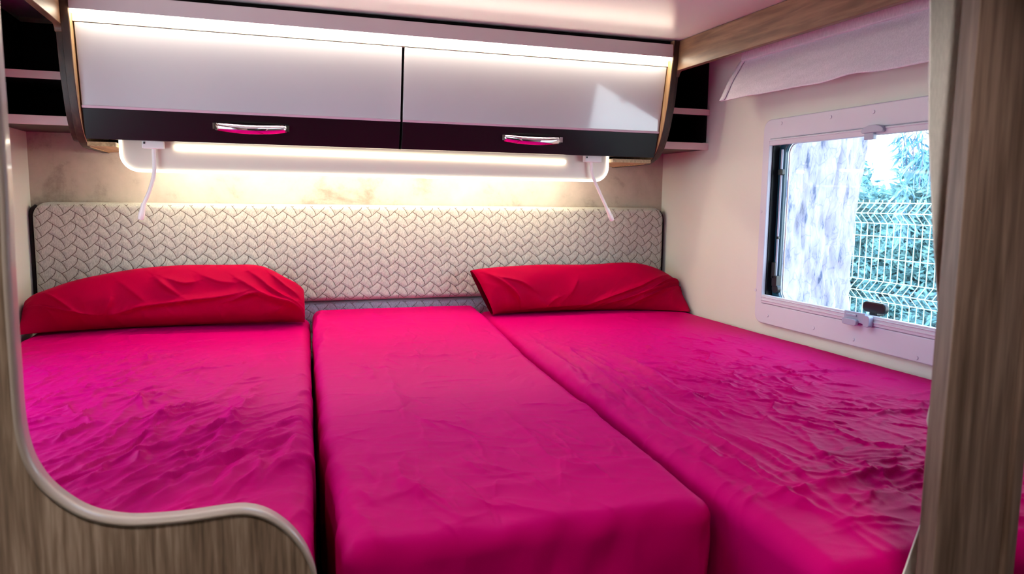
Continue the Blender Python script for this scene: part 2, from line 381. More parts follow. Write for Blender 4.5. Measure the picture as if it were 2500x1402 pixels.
# ------------------------------------------------------------------ light panel under the cabinet
lp = thing('light_panel', (1.0, -.27, 1.514), 'white acrylic light panel with glowing edge hanging under the cabinet', 'lamp')
YP = -.270
L0, L1, LZ0, LZ1 = .287, 1.742, 1.514, 1.600
def upath(d):
    r = .05-d
    p = [(L0+d, LZ1)]
    for k in range(9): a = PI+PI/2*k/8; p.append((L0+.05+r*math.cos(a), LZ0+.05+r*math.sin(a)))
    for k in range(9): a = 1.5*PI+PI/2*k/8; p.append((L1-.05+r*math.cos(a), LZ0+.05+r*math.sin(a)))
    p.append((L1-d, LZ1)); return p
obj('plate', MB().prism(upath(.003), 'Y', YP, YP+.006), M['plate'], lp)
a, b = upath(0), upath(.0075); n = len(a); mb = MB()
vs = [(p[0], YP-.004, p[1]) for p in a]+[(p[0], YP-.004, p[1]) for p in b]+[(p[0], YP+.010, p[1]) for p in a]+[(p[0], YP+.010, p[1]) for p in b]
fs = []
for i in range(n-1):
    j = i+1; fs += [(i, j, n+j, n+i), (2*n+i, 3*n+i, 3*n+j, 2*n+j), (i, 2*n+i, 2*n+j, j), (n+i, n+j, 3*n+j, 3*n+i)]
fs += [(0, n, 3*n, 2*n), (n-1, 3*n-1, 4*n-1, 2*n-1)]
mb.add(vs, fs)
tag(obj('edge_trim', mb, M['led_edge'], lp), 'glowing curved white edge')
m = MB(); nl = 96
pa, pb = (.425, 1.585), (1.588, 1.577)
st = obj('led_strip', MB().prism([(pa[0], pa[1]-.005), (pb[0], pb[1]-.005), (pb[0], pb[1]+.0045), (pa[0], pa[1]+.0045)], 'Y', YP-.006, YP-.0005), M['led_plate'], lp)
tag(st, 'bright dotted lamp strip')
for i in range(nl):
    x = pa[0]+(pb[0]-pa[0])*(i+.5)/nl; z = pa[1]+(pb[1]-pa[1])*(i+.5)/nl
    m.box(x-.0035, x+.0035, YP-.0075, YP-.006, z-.0062, z+.001)
tag(obj('led_dots', m, M['led_plate'], st), kind='stuff')
tag(obj('rear_led_strip', MB().box(L0+.03, L1-.03, -.150, -.138, 1.568, 1.5778), M['led_back'], lp), 'warm lamp strip behind the plate lighting the wall')

# reading lamps on flexible necks
def reading_lamp(loc, pts, label, bx):
    t = thing('reading_lamp', loc, label, 'lamp', 'gooseneck reading lamps under the cabinet')
    obj('lamp_base', MB().box(bx[0], bx[1], YP-.030, YP-.0085, 1.578-.001, 1.598), M['white'], t, bevel=.0025)
    obj('switch', MB().box(bx[0]+.004, bx[0]+.008, YP-.0315, YP-.0295, 1.589, 1.5945), M['rubber'], t)
    pp = smooth_poly(pts, 10)
    obj('gooseneck', MB().tube(pp, .0052, 12), M['white'], t)
    e = Vector(pp[-1]); d = (Vector(pp[-1])-Vector(pp[-4])).normalized()
    obj('lamp_head', MB().tube([e-d*.030, e-d*.004], [.0062, .0075], 14).tube([e-d*.004, e+d*.002, e+d*.012, e+d*.0155], [.0085, .0085, .0078, .006], 14), M['white'], t)
    return t
YL = YP-.018
reading_lamp((.372, YL, 1.578), [(.374, YL, 1.58), (.373, YL-.002, 1.515), (.362, YL-.004, 1.470), (.345, YL-.006, 1.428), (.338, YL-.006, 1.400)],
             'white gooseneck reading lamp at the left end of the light panel', (.347, .401))
reading_lamp((1.673, YL, 1.575), [(1.671, YL, 1.58), (1.678, YL-.002, 1.533), (1.703, YL-.004, 1.48), (1.730, YL-.006, 1.428), (1.744, YL-.006, 1.401)],
             'white gooseneck reading lamp at the right end of the light panel', (1.645, 1.704))

# ------------------------------------------------------------------ corner shelves
def corner_shelf(x0, x1, side, label):
    t = thing('corner_shelf', ((x0+x1)/2, -.15, 1.63), label, 'shelf', 'open corner shelves')
    sx = (x0, x0+.016) if side > 0 else (x1-.016, x1)
    prof = [(p[0]+.016, p[1]+.006) for p in fullprof if p[1] > 1.585]+[(-.002, 1.592), (-.002, 1.94)]
    obj('side_panel', MB().prism(prof, 'X', *sx), M['wood_dark'], t, bevel=.001)
    bx = (x0+.016, x1) if side > 0 else (x0, x1-.016)
    for zt, th in ((1.765, .020), (1.6525, .0235)):
        b = obj('shelf_board', MB().box(bx[0], bx[1], -.298, -.012, zt-th+.002, zt-.002), M['darkback'] if zt > 1.7 else M['wood_dark'], t)
        tag(obj('edge_strip', MB().box(bx[0], bx[1], -.306, -.2985, zt-th, zt), M['shelfedge'], b, bevel=.001), 'pale edge strip')
    obj('back_panel', MB().box(bx[0], bx[1], -.011, -.002, 1.632, 1.94), M['darkback'], t)
    ox = (x1-.006, x1-.0005) if side > 0 else (x0+.0005, x0+.006)
    obj('wall_lining', MB().box(ox[0], ox[1], -.29, -.012, 1.656, 1.94), M['darkback'], t)
    return t
corner_shelf(1.9035, W-.001, 1, 'dark open corner shelf with pale edges right of the cabinet beside the window')
corner_shelf(.001, .1965, -1, 'dark open corner shelf with pale edges at the left wall')

# ------------------------------------------------------------------ quilted headboard
A_, B_ = .0597, .0336
cells = []  # motif strokes in units of the repeat (u right, v down)
def stroke(pts): return [(p[0]/245., p[1]/137.) for p in pts]
ARC = smooth_poly(stroke([(0, 0), (58, 38), (122, 86), (158, 132), (180, 184)]), 4)
RIS = smooth_poly(stroke([(122, 86), (165, 66), (205, 38), (245, 0)]), 4)
SHO = smooth_poly(stroke([(57, 40), (50, 80), (30, 112), (0, 137)]), 4)
NU, NV = 60, 34
uu, vv = np.meshgrid((np.arange(NU)+.5)/NU*A_, (np.arange(NV)+.5)/NV*B_)
TD = np.full(uu.shape, 9.)
for S_ in (ARC, RIS, SHO):
    for du in (-1, 0, 1):
        for dv in (-2, -1, 0, 1):
            d, _, _ = poly_dist(uu, vv, [((p[0]+du)*A_, (p[1]+dv)*B_) for p in S_]); TD = np.minimum(TD, d)
def quilt_dist(U, V):
    i = (np.floor(U/A_*NU).astype(int)) % NU; j = (np.floor(V/B_*NV).astype(int)) % NV
    return TD[j, i]
def quilted(name, x0, x1, z0, z1, yf, depth, rc, mat, label, cat):
    t = thing(name, ((x0+x1)/2, 0, z0), label, cat)
    nx = int((x1-x0)/.0022); nz = int((z1-z0)/.0022)
    X, Z = np.meshgrid(np.linspace(x0, x1, nx), np.linspace(z0, z1, nz))
    # rounded upper corners: squeeze the rows horizontally
    cut = np.where(Z > z1-rc, rc-np.sqrt(np.maximum(rc**2-(Z-(z1-rc))**2, 0)), 0)
    xm = (x0+x1)/2; hw = (x1-x0)/2; Xs = xm+(X-xm)*(hw-cut)/hw
    d = quilt_dist(Xs-x0+.02, z1-Z+.012)
    puff = .0020*(1-np.exp(-d/.0035))
    ed = np.minimum.reduce([Xs-(x0+cut), (x1-cut)-Xs, z1-Z+1e-6, Z-z0+1e-6]); e = .016
    rnd = np.where(ed < e, e-np.sqrt(np.maximum(e*e-(e-np.clip(ed, 0, e))**2, 0)), 0)
    Y = yf-puff*sstep(0, .02, ed)+rnd*1.3+.0012*gn(X*9, Z*9, 4)
    P = np.stack([Xs, Y, Z], -1)
    # skirt back to the board behind
    ring = lambda a: np.stack([a[..., 0], np.full(a.shape[:-1], yf+depth), a[..., 2]], -1)
    P = np.concatenate([ring(P[:1]), P, ring(P[-1:])], 0); P = np.concatenate([ring(P[:, :1]), P, ring(P[:, -1:])], 1)
    c = grid('cushion', P, mat, t)
    # the stitching itself: thread pressed into the grooves
    m = MB(); ni = int((x1-x0)/A_)+3; nj = int((z1-z0)/B_)+3
    vs = []; fs = []
    for i in range(-2, ni):
        for j in range(-2, nj):
            for S_ in (ARC, RIS, SHO):
                pts = [(x0-.02+(p[0]+i)*A_, z1+.012-(p[1]+j)*B_) for p in S_]
                ok = []
                for (px, pz) in pts:
                    cc = rc-math.sqrt(max(rc**2-max(0, pz-(z1-rc))**2, 0)) if pz < z1 else 9
                    ok.append(x0+cc+.004 < px < x1-cc-.004 and z0+.003 < pz < z1-.006)
                w_ = .00070
                for k in range(len(pts)-1):
                    if not (ok[k] and ok[k+1]): continue
                    p, q = np.array(pts[k]), np.array(pts[k+1]); dd = q-p; L = np.hypot(*dd)+1e-9; nn = np.array([-dd[1], dd[0]])/L*w_; q = q+dd*.12
                    o = len(vs)
                    for pt in (p, q):
                        e_ = min(pt[0]-x0, x1-pt[0], z1-pt[1], pt[1]-z0)
                        yy = yf+(max(0, .016-math.sqrt(max(0, .016**2-(.016-min(max(e_, 0), .016))**2))) if e_ < .016 else 0)*1.3+.0012*float(gn(np.array([pt[0]*9]), np.array([pt[1]*9]), 4)[0])
                        vs += [(pt[0]+nn[0], yy-.0004, pt[1]+nn[1]), (pt[0], yy-.0017, pt[1]), (pt[0]-nn[0], yy-.0004, pt[1]-nn[1])]
                    fs += [(o, o+3, o+4, o+1), (o+1, o+4, o+5, o+2)]
    m.add(vs, fs, True)
    st = tag(obj('stitching', m, M['thread'], c, recalc=False), 'brown wavy quilting thread', kind='stuff')
    return t
hb = quilted('headboard', .012, 2.086, 1.112, 1.429, -.050, .045, .045, M['quilt'], 'long beige quilted headboard cushion with brown wavy stitching behind the pillows', 'headboard')
obj('side_piping', MB().tube(smooth_poly([(.006, -.022, 1.115), (.004, -.022, 1.28), (.006, -.022, 1.39), (.022, -.022, 1.416)], 6), .008, 8), M['piping'], hb)
obj('side_piping', MB().tube(smooth_poly([(2.091, -.022, 1.115), (2.092, -.022, 1.28), (2.090, -.022, 1.385), (2.076, -.022, 1.414)], 6), .008, 8), M['piping'], hb)
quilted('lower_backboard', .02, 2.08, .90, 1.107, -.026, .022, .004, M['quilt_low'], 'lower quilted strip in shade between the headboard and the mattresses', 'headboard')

# ------------------------------------------------------------------ beds
def zp(pts): return [tuple(onZ(x, y, ZB)[:2]) for x, y in pts]
def folds(X, Y, lst, seed=0):
    h = np.zeros(X.shape)
    for pts, amp, wd in lst:
        pl = [tuple(p) for p in smooth_poly(zp(pts), 5)]
        d, t, s = poly_dist(X, Y, pl)
        d = np.abs(d*s+.006*gn(X*14, Y*14, seed+3))
        fade = np.minimum(sstep(0, .18, t), sstep(1.0, .82, t))
        h += 1.1*amp*fade*np.exp(-(d/wd)**1.3)*(1+.25*gn(X*25, Y*25, seed))
    return h
def crumple(X, Y, ang, f, st, seed, sharp=3.2):
    c, s_ = math.cos(ang), math.sin(ang); a = (X*c+Y*s_)*f/st; b = (-X*s_+Y*c)*f
    wx = .6*gn(X*f*.5, Y*f*.5, seed+20); wy = .6*gn(X*f*.5+9, Y*f*.5, seed+21)
    return .75*ridge(a+wx, b+wy, seed, sharp)+.75*.55*ridge(a*2.1+wx*1.5, b*2.1+wy*1.5, seed+1, sharp)
def creases(X, Y, c, spread, ang, jit, n, ln, amp, wd, seed):
    r = np.random.RandomState(seed); h = np.zeros(X.shape); p = onZ(c[0], c[1], ZB) if len(c) == 2 else np.array(c[:2])
    yr = Y[:, X.shape[1]//2]; xc = X[X.shape[0]//2]
    for _ in range(n):
        q = p[:2]+r.normal(size=2)*np.array(spread)*.75; L = r.uniform(*ln); a = ang+r.normal()*jit; k = 5; pts = [q]
        for i in range(k): a2 = a+r.normal()*.17; pts.append(pts[-1]+L/k*np.array([math.cos(a2), math.sin(a2)]))
        pts = np.array(pts); w_ = wd*r.uniform(.6, 1.3); A = 1.1*amp*r.uniform(.3, 1.25)*r.choice([1, 1, 1, -.6]); m_ = w_*5
        ri = np.where((yr > pts[:, 1].min()-m_) & (yr < pts[:, 1].max()+m_))[0]; ci = np.where((xc > pts[:, 0].min()-m_-.05) & (xc < pts[:, 0].max()+m_+.05))[0]
        if len(ri) < 2 or len(ci) < 2: continue
        sl = (slice(ri[0], ri[-1]+1), slice(ci[0], ci[-1]+1))
        d, t, sd = poly_dist(X[sl], Y[sl], pts)
        ww = w_*np.where(sd > 0, 2.2, .62)
        h[sl] += A*np.sin(np.clip(t, 0, 1)*PI)**.7*np.exp(-d/ww)
    return h
def zang(a, b): p = zp([a, b]); return math.atan2(p[1][1]-p[0][1], p[1][0]-p[0][0])
def blob(X, Y, px, r):
    p = onZ(px[0], px[1], ZB); return np.exp(-(((X-p[0])/r[0])**2+((Y-p[1])/r[1])**2))
def mattress(label, xl, xr, y0, y1, drops, wr, res=.0028, r=.028, zt=ZB, edge_wave=None, h0=.55, lift=0.):
    t = thing('mattress', ((xl(-1.)+xr(-1.))/2, -1., h0), label, 'bed')
    w0 = .72; L = y0-y1; dl, dr, df, dh = drops
    s = np.arange(-dl, w0+dr+1e-6, res); q = np.arange(-dh, L+df+1e-6, res)
    Sg, Q = np.meshgrid(s, q)
    ir = (r, w0-r, r, L-r)
    cx = np.clip(Sg, r, w0-r); cy = np.clip(Q, r, L-r)
    du = Sg-cx; dv = Q-cy; ln = np.hypot(du, dv)+1e-9
    arc = np.minimum(ln/r, PI/2)
    hor = r*np.sin(arc); zz = np.where(ln < r*PI/2, -(r-r*np.cos(arc)), -r-(ln-r*PI/2))
    sx = cx+du/ln*hor; qy = cy+dv/ln*hor
    Yw = y0-qy; XL = xl(Yw); XR = xr(Yw)
    Xw = np.where(sx < .1, XL+sx, np.where(sx > w0-.1, XR-(w0-sx), XL+.1+(sx-.1)/(w0-.2)*(XR-XL-.2)))
    topness = sstep(r*1.5, 0, ln)
    H = wr(Xw, Yw)
    nxv = du/ln*np.sin(arc); nyv = -dv/ln*np.sin(arc); nz = np.cos(arc)
    sideH = .010*gn(Sg*5, Q*5, 31)*(1-topness)*sstep(r, .25, ln)+.006*gn(Sg*14+Q*3, Q*14, 33)*(1-topness)
    sideH *= .3+.7*np.abs(dv)/ln
    Hh = H*(.25+.75*topness)+sideH
    X2 = Xw+nxv*Hh; Y2 = Yw+nyv*Hh; Z2 = zt+zz+nz*Hh
    Z2 += lift*sstep(-.80, -.15, Yw)*sstep(.30, .0, ln)
    if edge_wave is not None: X2 += edge_wave(Y2, sx, ln)
    grid('fitted_sheet', np.stack([X2, Y2, Z2], -1), M['sheet'], t)
    a0, a1 = (float(xl(np.array(-1.)))+.03, float(xr(np.array(-1.)))-.03)
    return t
lin = lambda a, b: (lambda y: a[1]+(np.clip(y, -2.2, .2)-a[0])*(b[1]-a[1])/(b[0]-a[0]))
def wr_left(X, Y):
    d0 = zp([(130, 1215), (600, 1020)]); ang = math.atan2(d0[1][1]-d0[0][1], d0[1][0]-d0[0][0])
    z1 = blob(X, Y, (150, 980), (.3, .5)); z2 = blob(X, Y, (350, 1150), (.4, .28))
    h = .0030*crumple(X, Y, .35, 9, 1.6, 1)*np.clip(z1, 0, 1)+.0016*crumple(X, Y, .7, 20, 1.3, 2)*z1
    h += .0034*crumple(X, Y, ang, 8, 3.6, 3)*z2+.0018*crumple(X, Y, ang+.1, 18, 3.0, 4)*z2
    h += .0006*crumple(X, Y, .3, 14, 2, 5)+.004*gn(X*3, Y*3, 6)
    a1 = zang((100, 1020), (340, 940))
    h += creases(X, Y, (150, 960), (.16, .34), a1, .5, 170, (.04, .16), .0044, .0032, 101)+creases(X, Y, (200, 1010), (.18, .30), a1+1.2, .4, 60, (.02, .06), .0034, .004, 102)
    h += creases(X, Y, (380, 1150), (.30, .20), ang, .25, 150, (.08, .28), .0050, .0045, 103)+creases(X, Y, (560, 1080), (.16, .25), zang((560, 1250), (640, 1060)), .2, 40, (.08, .25), .0055, .007, 105)+creases(X, Y, (400, 900), (.35, .35), a1, .6, 110, (.04, .18), .0026, .0036, 104)
    h += folds(X, Y, [([(270, 1245), (380, 1190), (500, 1120), (600, 1000)], .007, .012), ([(340, 1250), (480, 1170), (570, 1100), (640, 1030)], .008, .014), ([(130, 1210), (250, 1170), (340, 1140), (350, 1090), (420, 1040)], .006, .010),
        ([(190, 1100), (260, 1060), (330, 990), (420, 950)], .005, .010), ([(60, 1010), (170, 1030), (230, 1000), (300, 950)], .004, .009), ([(430, 1240), (560, 1170), (650, 1080), (720, 1060)], .007, .014), ([(450, 1000), (560, 950), (640, 880)], .004, .010), ([(640, 1200), (690, 1120), (740, 1070)], .006, .012)], 2)
    return h
def wr_mid(X, Y):
    h = .004*gn(X*3, Y*2.2, 12)+.0007*crumple(X, Y, -.2, 12, 2.2, 13)
    z = blob(X, Y, (1250, 1120), (.25, .3)); h += .0020*crumple(X, Y, -.5, 9, 3, 14)*z
    z = blob(X, Y, (1000, 820), (.22, .3)); h += .0018*crumple(X, Y, -1.2, 9, 3, 15)*z
    a1 = zang((1195, 975), (1360, 1125))
    h += creases(X, Y, (1250, 1110), (.18, .25), a1, .3, 60, (.06, .2), .0034, .006, 111)+creases(X, Y, (1050, 850), (.24, .25), zang((935, 880), (995, 1030)), .4, 70, (.04, .14), .0026, .005, 112)+creases(X, Y, (1100, 1000), (.25, .3), zang((900, 1000), (1300, 980)), .3, 60, (.06, .2), .0016, .005, 113)+creases(X, Y, (960, 1180), (.12, .15), zang((940, 1100), (1040, 1230)), .3, 30, (.06, .16), .0035, .008, 114)
    h += folds(X, Y, [([(940, 868), (1000, 873), (1130, 866)], .003, .008), ([(935, 880), (960, 950), (995, 1030)], .005, .014), ([(1195, 975), (1290, 1060), (1360, 1125), (1470, 1142)], .005, .012), ([(880, 860), (905, 905), (915, 925)], .004, .01),
        ([(1100, 1190), (1290, 1180), (1560, 1120), (1740, 1150)], .003, .02), ([(760, 850), (775, 810), (790, 775)], .010, .012), ([(765, 900), (790, 840), (815, 800)], .006, .012), ([(960, 1120), (1000, 1180), (1040, 1220)], .005, .012), ([(1060, 1120), (1130, 1190), (1180, 1240)], .003, .012)], 7)
    return h
def wr_right(X, Y):
    d0 = zp([(1330, 820), (1700, 1110)]); ang = math.atan2(d0[1][1]-d0[0][1], d0[1][0]-d0[0][0])
    z1 = blob(X, Y, (1850, 950), (.33, .42)); z2 = blob(X, Y, (1480, 900), (.22, .5)); z3 = blob(X, Y, (2150, 1180), (.25, .18)); z4 = blob(X, Y, (1620, 830), (.3, .25))
    h = .0030*crumple(X, Y, ang+.3, 9, 1.6, 21)*z1+.0018*crumple(X, Y, ang-.3, 20, 1.4, 22)*np.clip(z1+z4*.7, 0, 1)
    h += .0022*crumple(X, Y, ang, 8, 5, 23)*z2+.0030*crumple(X, Y, -.15, 12, 4, 24)*z3
    h += .0007*crumple(X, Y, ang, 14, 2, 25)+.004*gn(X*3, Y*2.5, 26)
    h += creases(X, Y, (1830, 930), (.22, .38), ang+.25, .5, 230, (.03, .14), .0042, .0033, 121)+creases(X, Y, (1850, 960), (.2, .3), ang-1.1, .4, 80, (.02, .06), .0034, .004, 122)
    h += creases(X, Y, (1480, 930), (.07, .40), ang, .08, 60, (.15, .45), .0040, .008, 123)+creases(X, Y, (2150, 1190), (.18, .12), zang((2000, 1215), (2230, 1170)), .25, 70, (.08, .22), .0048, .0055, 124)+creases(X, Y, (1900, 1080), (.3, .25), ang+.15, .3, 80, (.06, .22), .003, .005, 125)
    h += creases(X, Y, (2350, 1050), (.12, .3), .1, .2, 70, (.06, .2), .0045, .005, 126)
    h += folds(X, Y, [([(1225, 800), (1320, 880), (1430, 985), (1560, 1100), (1700, 1205)], .006, .014), ([(1265, 800), (1360, 885), (1480, 990), (1610, 1095), (1780, 1228), (1900, 1320)], .009, .016),
        ([(1330, 820), (1440, 910), (1570, 1010), (1710, 1105), (1870, 1195)], .009, .015), ([(1400, 850), (1500, 925), (1640, 1020), (1800, 1120), (1900, 1180)], .007, .013), ([(1480, 850), (1580, 915), (1660, 965), (1718, 984)], .008, .015),
        ([(1990, 1210), (2100, 1180), (2230, 1165)], .007, .012), ([(2030, 1245), (2130, 1225), (2225, 1222)], .006, .012), ([(1960, 1120), (2100, 1115), (2240, 1110)], .005, .01), ([(1760, 1130), (1880, 1200), (1990, 1260)], .006, .02)], 9)
    return h
xlL = lin((0, .016), (-1, .016)); xrL = lin((0, .790), (-1.72, .703))
mattress('left single mattress under a wrinkled cherry red sheet behind the curved panel', xlL, xrL, -.045, -1.715, (.05, .26, .2, .06), wr_left)
xlM = (lambda y: np.interp(-y, [-.2, 0, 1.1, 1.3, 1.45, 1.55, 1.63, 1.75], [.806, .797, .746, .738, .744, .752, .742, .745])); xrM = lin((0, 1.352), (-1.72, 1.222))
def wave(Y, sx, ln): return np.where(sx < .2, 1, 0)*(.010*gn(Y*6+3, Y*0+.5, 40)+.004*gn(Y*17, Y*0+.3, 41))*sstep(-.9, -1.4, Y)*sstep(.2, .02, sx)
mattress('middle infill mattress under a cherry red sheet with the front edge hanging down', xlM, xrM, -.040, -1.722, (.22, .12, .40, .06), wr_mid, edge_wave=wave, zt=ZB-.003, lift=.028)
xlR = lin((0, 1.360), (-1.92, 1.219)); xrR = lin((0, 2.088), (-1, 2.092))
mattress('right single mattress under a cherry red sheet below the window', xlR, xrR, -.045, -1.935, (.36, .06, .2, .06), wr_right, zt=ZB+.002)
for x0, x1, y1, lb in ((.03, .66, -1.62, 'wooden bed box under the left mattress'), (.80, 1.15, -1.55, 'wooden box under the middle mattress'), (1.42, 2.05, -1.85, 'wooden bed box under the right mattress')):
    tag(obj('bed_box', MB().box(x0, x1, y1, -.06, 0, .95), M['wood_panel'], loc=((x0+x1)/2, -.9, 0), bevel=.004), lb, 'bed base')

# ------------------------------------------------------------------ pillows
def pillow(label, Tpx, Bxy, yT, thick, seed, fl, fr, fd, yB):
    T = np.array([onY(x, y, yT) for x, y in Tpx]); B = np.array([(x, y, ZB+.004) for x, y in Bxy])
    nu, nv = 300, 220
    def resamp(P, n):
        P = np.array(smooth_poly(list(P), 10)); d = np.r_[0, np.cumsum(np.linalg.norm(np.diff(P, axis=0), axis=1))]; u = np.linspace(0, d[-1], n)
        return np.stack([np.interp(u, d, P[:, k]) for k in range(3)], -1)
    T = resamp(T, nu); B = resamp(B, nu); B[:, 1] += .058*np.sin(np.linspace(0, PI, nu))**.5
    u = np.linspace(0, 1, nu)[:, None]; ph = np.linspace(0, 2*PI, nv, endpoint=False)[None]
    v = (1-np.cos(ph))/2; sn = np.sin(ph); off = np.sign(sn)*np.abs(sn)**.8
    el = np.clip(u/fl, 0, 1); er = np.clip((1-u)/fr, 0, 1)
    eo = .12+.20*(u if seed < 55 else 1-u)**6
    end = eo+(1-eo)*np.sqrt(np.clip(1-(1-el)**2.2, 0, 1))*np.sqrt(np.clip(1-(1-er)**2.2, 0, 1))
    th = np.where(sn > 0, thick[0], thick[1])*end
    ch = T-B; chl = np.linalg.norm(ch, axis=1, keepdims=True); c = ch/chl
    nrm = np.stack([np.zeros(nu), -c[:, 2], c[:, 1]], -1); nrm /= np.linalg.norm(nrm, axis=1, keepdims=True)
    P = B[:, None]+ch[:, None]*v[..., None]+nrm[:, None]*(off*th)[..., None]
    X = u*np.ones_like(v)*.78; V = v*.24*np.where(sn > 0, 1, -1)
    w_end = np.exp(-u*9)+np.exp(-(1-u)*8)
    h = .0045*gn(X*8, V*9, seed)+.0022*crumple(X, V, 1.2, 8, 3.2, seed+1)*(0.25+1.6*np.exp(-((v-.2)/.25)**2))
    h += .005*w_end*crumple(X, V, .5 if seed < 55 else -.5, 7, 4.5, seed+2)
    h += .010*ridge(X*7, V*3+X*4, seed+3, 1.6)*np.exp(-((v-.12)/.14)**2)*sstep(0, .15, u)-.004*np.exp(-((v-.05)/.06)**2)
    tx = np.array([p[0] for p in Tpx]); ty = np.array([p[1] for p in Tpx]); AR = .78/.24
    for pts, amp, wd in fd:
        q = []
        for (px, py) in smooth_poly(pts, 5):
            uq = (px-tx[0])/(tx[-1]-tx[0]); y_t = np.interp(px, tx, ty); y_b = yB[0]+(yB[1]-yB[0])*uq
            q.append((uq*.78, np.clip((y_b-py)/(y_b-y_t), .03, .97)*.24))
        d, t, sd = poly_dist(X, v*.24*np.ones_like(X), q)
        ww = wd*.85*np.where(sd > 0, 1.6, .7); amp = amp*1.3
        h += np.where(sn > 0, 1, 0)*amp*np.sin(np.clip(t, .04, .96)*PI)**.6*np.exp(-(d/ww)**1.2)
    P = P+nrm[:, None]*((h*np.where(sn > 0, 1, -.2))*(.3+.7*np.minimum(end, 1)))[..., None]
    P[..., 2] = np.maximum(P[..., 2], ZB+.007); P[..., 1] = np.minimum(P[..., 1], -.068); P[..., 0] = np.clip(P[..., 0], .008, W-.008)
    # close the two ends
    # the wall end is closed, the other end is the open mouth of the case
    if seed < 55: P = np.concatenate([P[:1]*0+P[:1].mean(1, keepdims=True), P], 0)
    else: P = np.concatenate([P, P[-1:]*0+P[-1:].mean(1, keepdims=True)], 0)
    loc = (P[..., 0].mean(), -.16, ZB)
    return tag(grid('pillow', P, M['pillow'], loc=loc, cyc=True), label, 'pillow', 'pillows in red cases')
pillow('red pillow leaning on the headboard at the left wall', [(22, 822), (50, 785), (105, 738), (185, 694), (300, 664), (420, 650), (560, 648), (640, 652), (700, 686), (742, 716)],
       [(.004, -.225), (.25, -.205), (.5, -.19), (.70, -.185), (.765, -.185)], -.10, (.092, .03), 50, .22, .10,
       [([(250, 800), (300, 782), (340, 770), (440, 752), (520, 742), (580, 730)], .020, .012), ([(545, 752), (600, 735), (640, 745), (700, 775), (742, 792)], .024, .013), ([(380, 690), (400, 715), (430, 742)], .014, .012), ([(400, 690), (440, 705), (470, 700)], .010, .012), ([(560, 690), (600, 720), (660, 760), (735, 790)], .014, .010),
        ([(590, 672), (640, 715), (700, 765), (740, 785)], .013, .009), ([(640, 672), (680, 715), (735, 770)], .012, .009), ([(230, 808), (262, 770), (275, 745)], .014, .011), ([(130, 760), (150, 780), (170, 800)], .008, .01), ([(300, 700), (330, 740), (345, 760)], .008, .014), ([(480, 680), (520, 700), (560, 705)], .008, .014), ([(60, 812), (150, 806), (230, 800)], .010, .009)], (832, 797))
pillow('red pillow leaning on the headboard at the right, near the window', [(1148, 662), (1200, 655), (1310, 647), (1430, 647), (1530, 644), (1595, 664), (1640, 704), (1680, 742), (1698, 763)],
       [(1.372, -.185), (1.42, -.175), (1.6, -.18), (1.85, -.22), (2.07, -.275)], -.10, (.082, .03), 60, .13, .24,
       [([(1160, 675), (1190, 705), (1215, 735), (1225, 760)], .016, .010), ([(1185, 690), (1230, 700), (1260, 720)], .010, .010), ([(1380, 770), (1450, 748), (1530, 722), (1590, 690)], .013, .011), ([(1450, 764), (1540, 745), (1620, 735), (1660, 715)], .014, .010), ([(1530, 766), (1600, 752), (1680, 752)], .012, .008), ([(1560, 740), (1600, 720), (1640, 712)], .009, .009), ([(1340, 745), (1355, 720), (1365, 690)], .008, .012), ([(1290, 770), (1310, 745), (1330, 735)], .008, .010), ([(1220, 770), (1320, 762), (1450, 760)], .008, .01), ([(1640, 765), (1665, 745), (1690, 752)], .010, .008)], (775, 768))

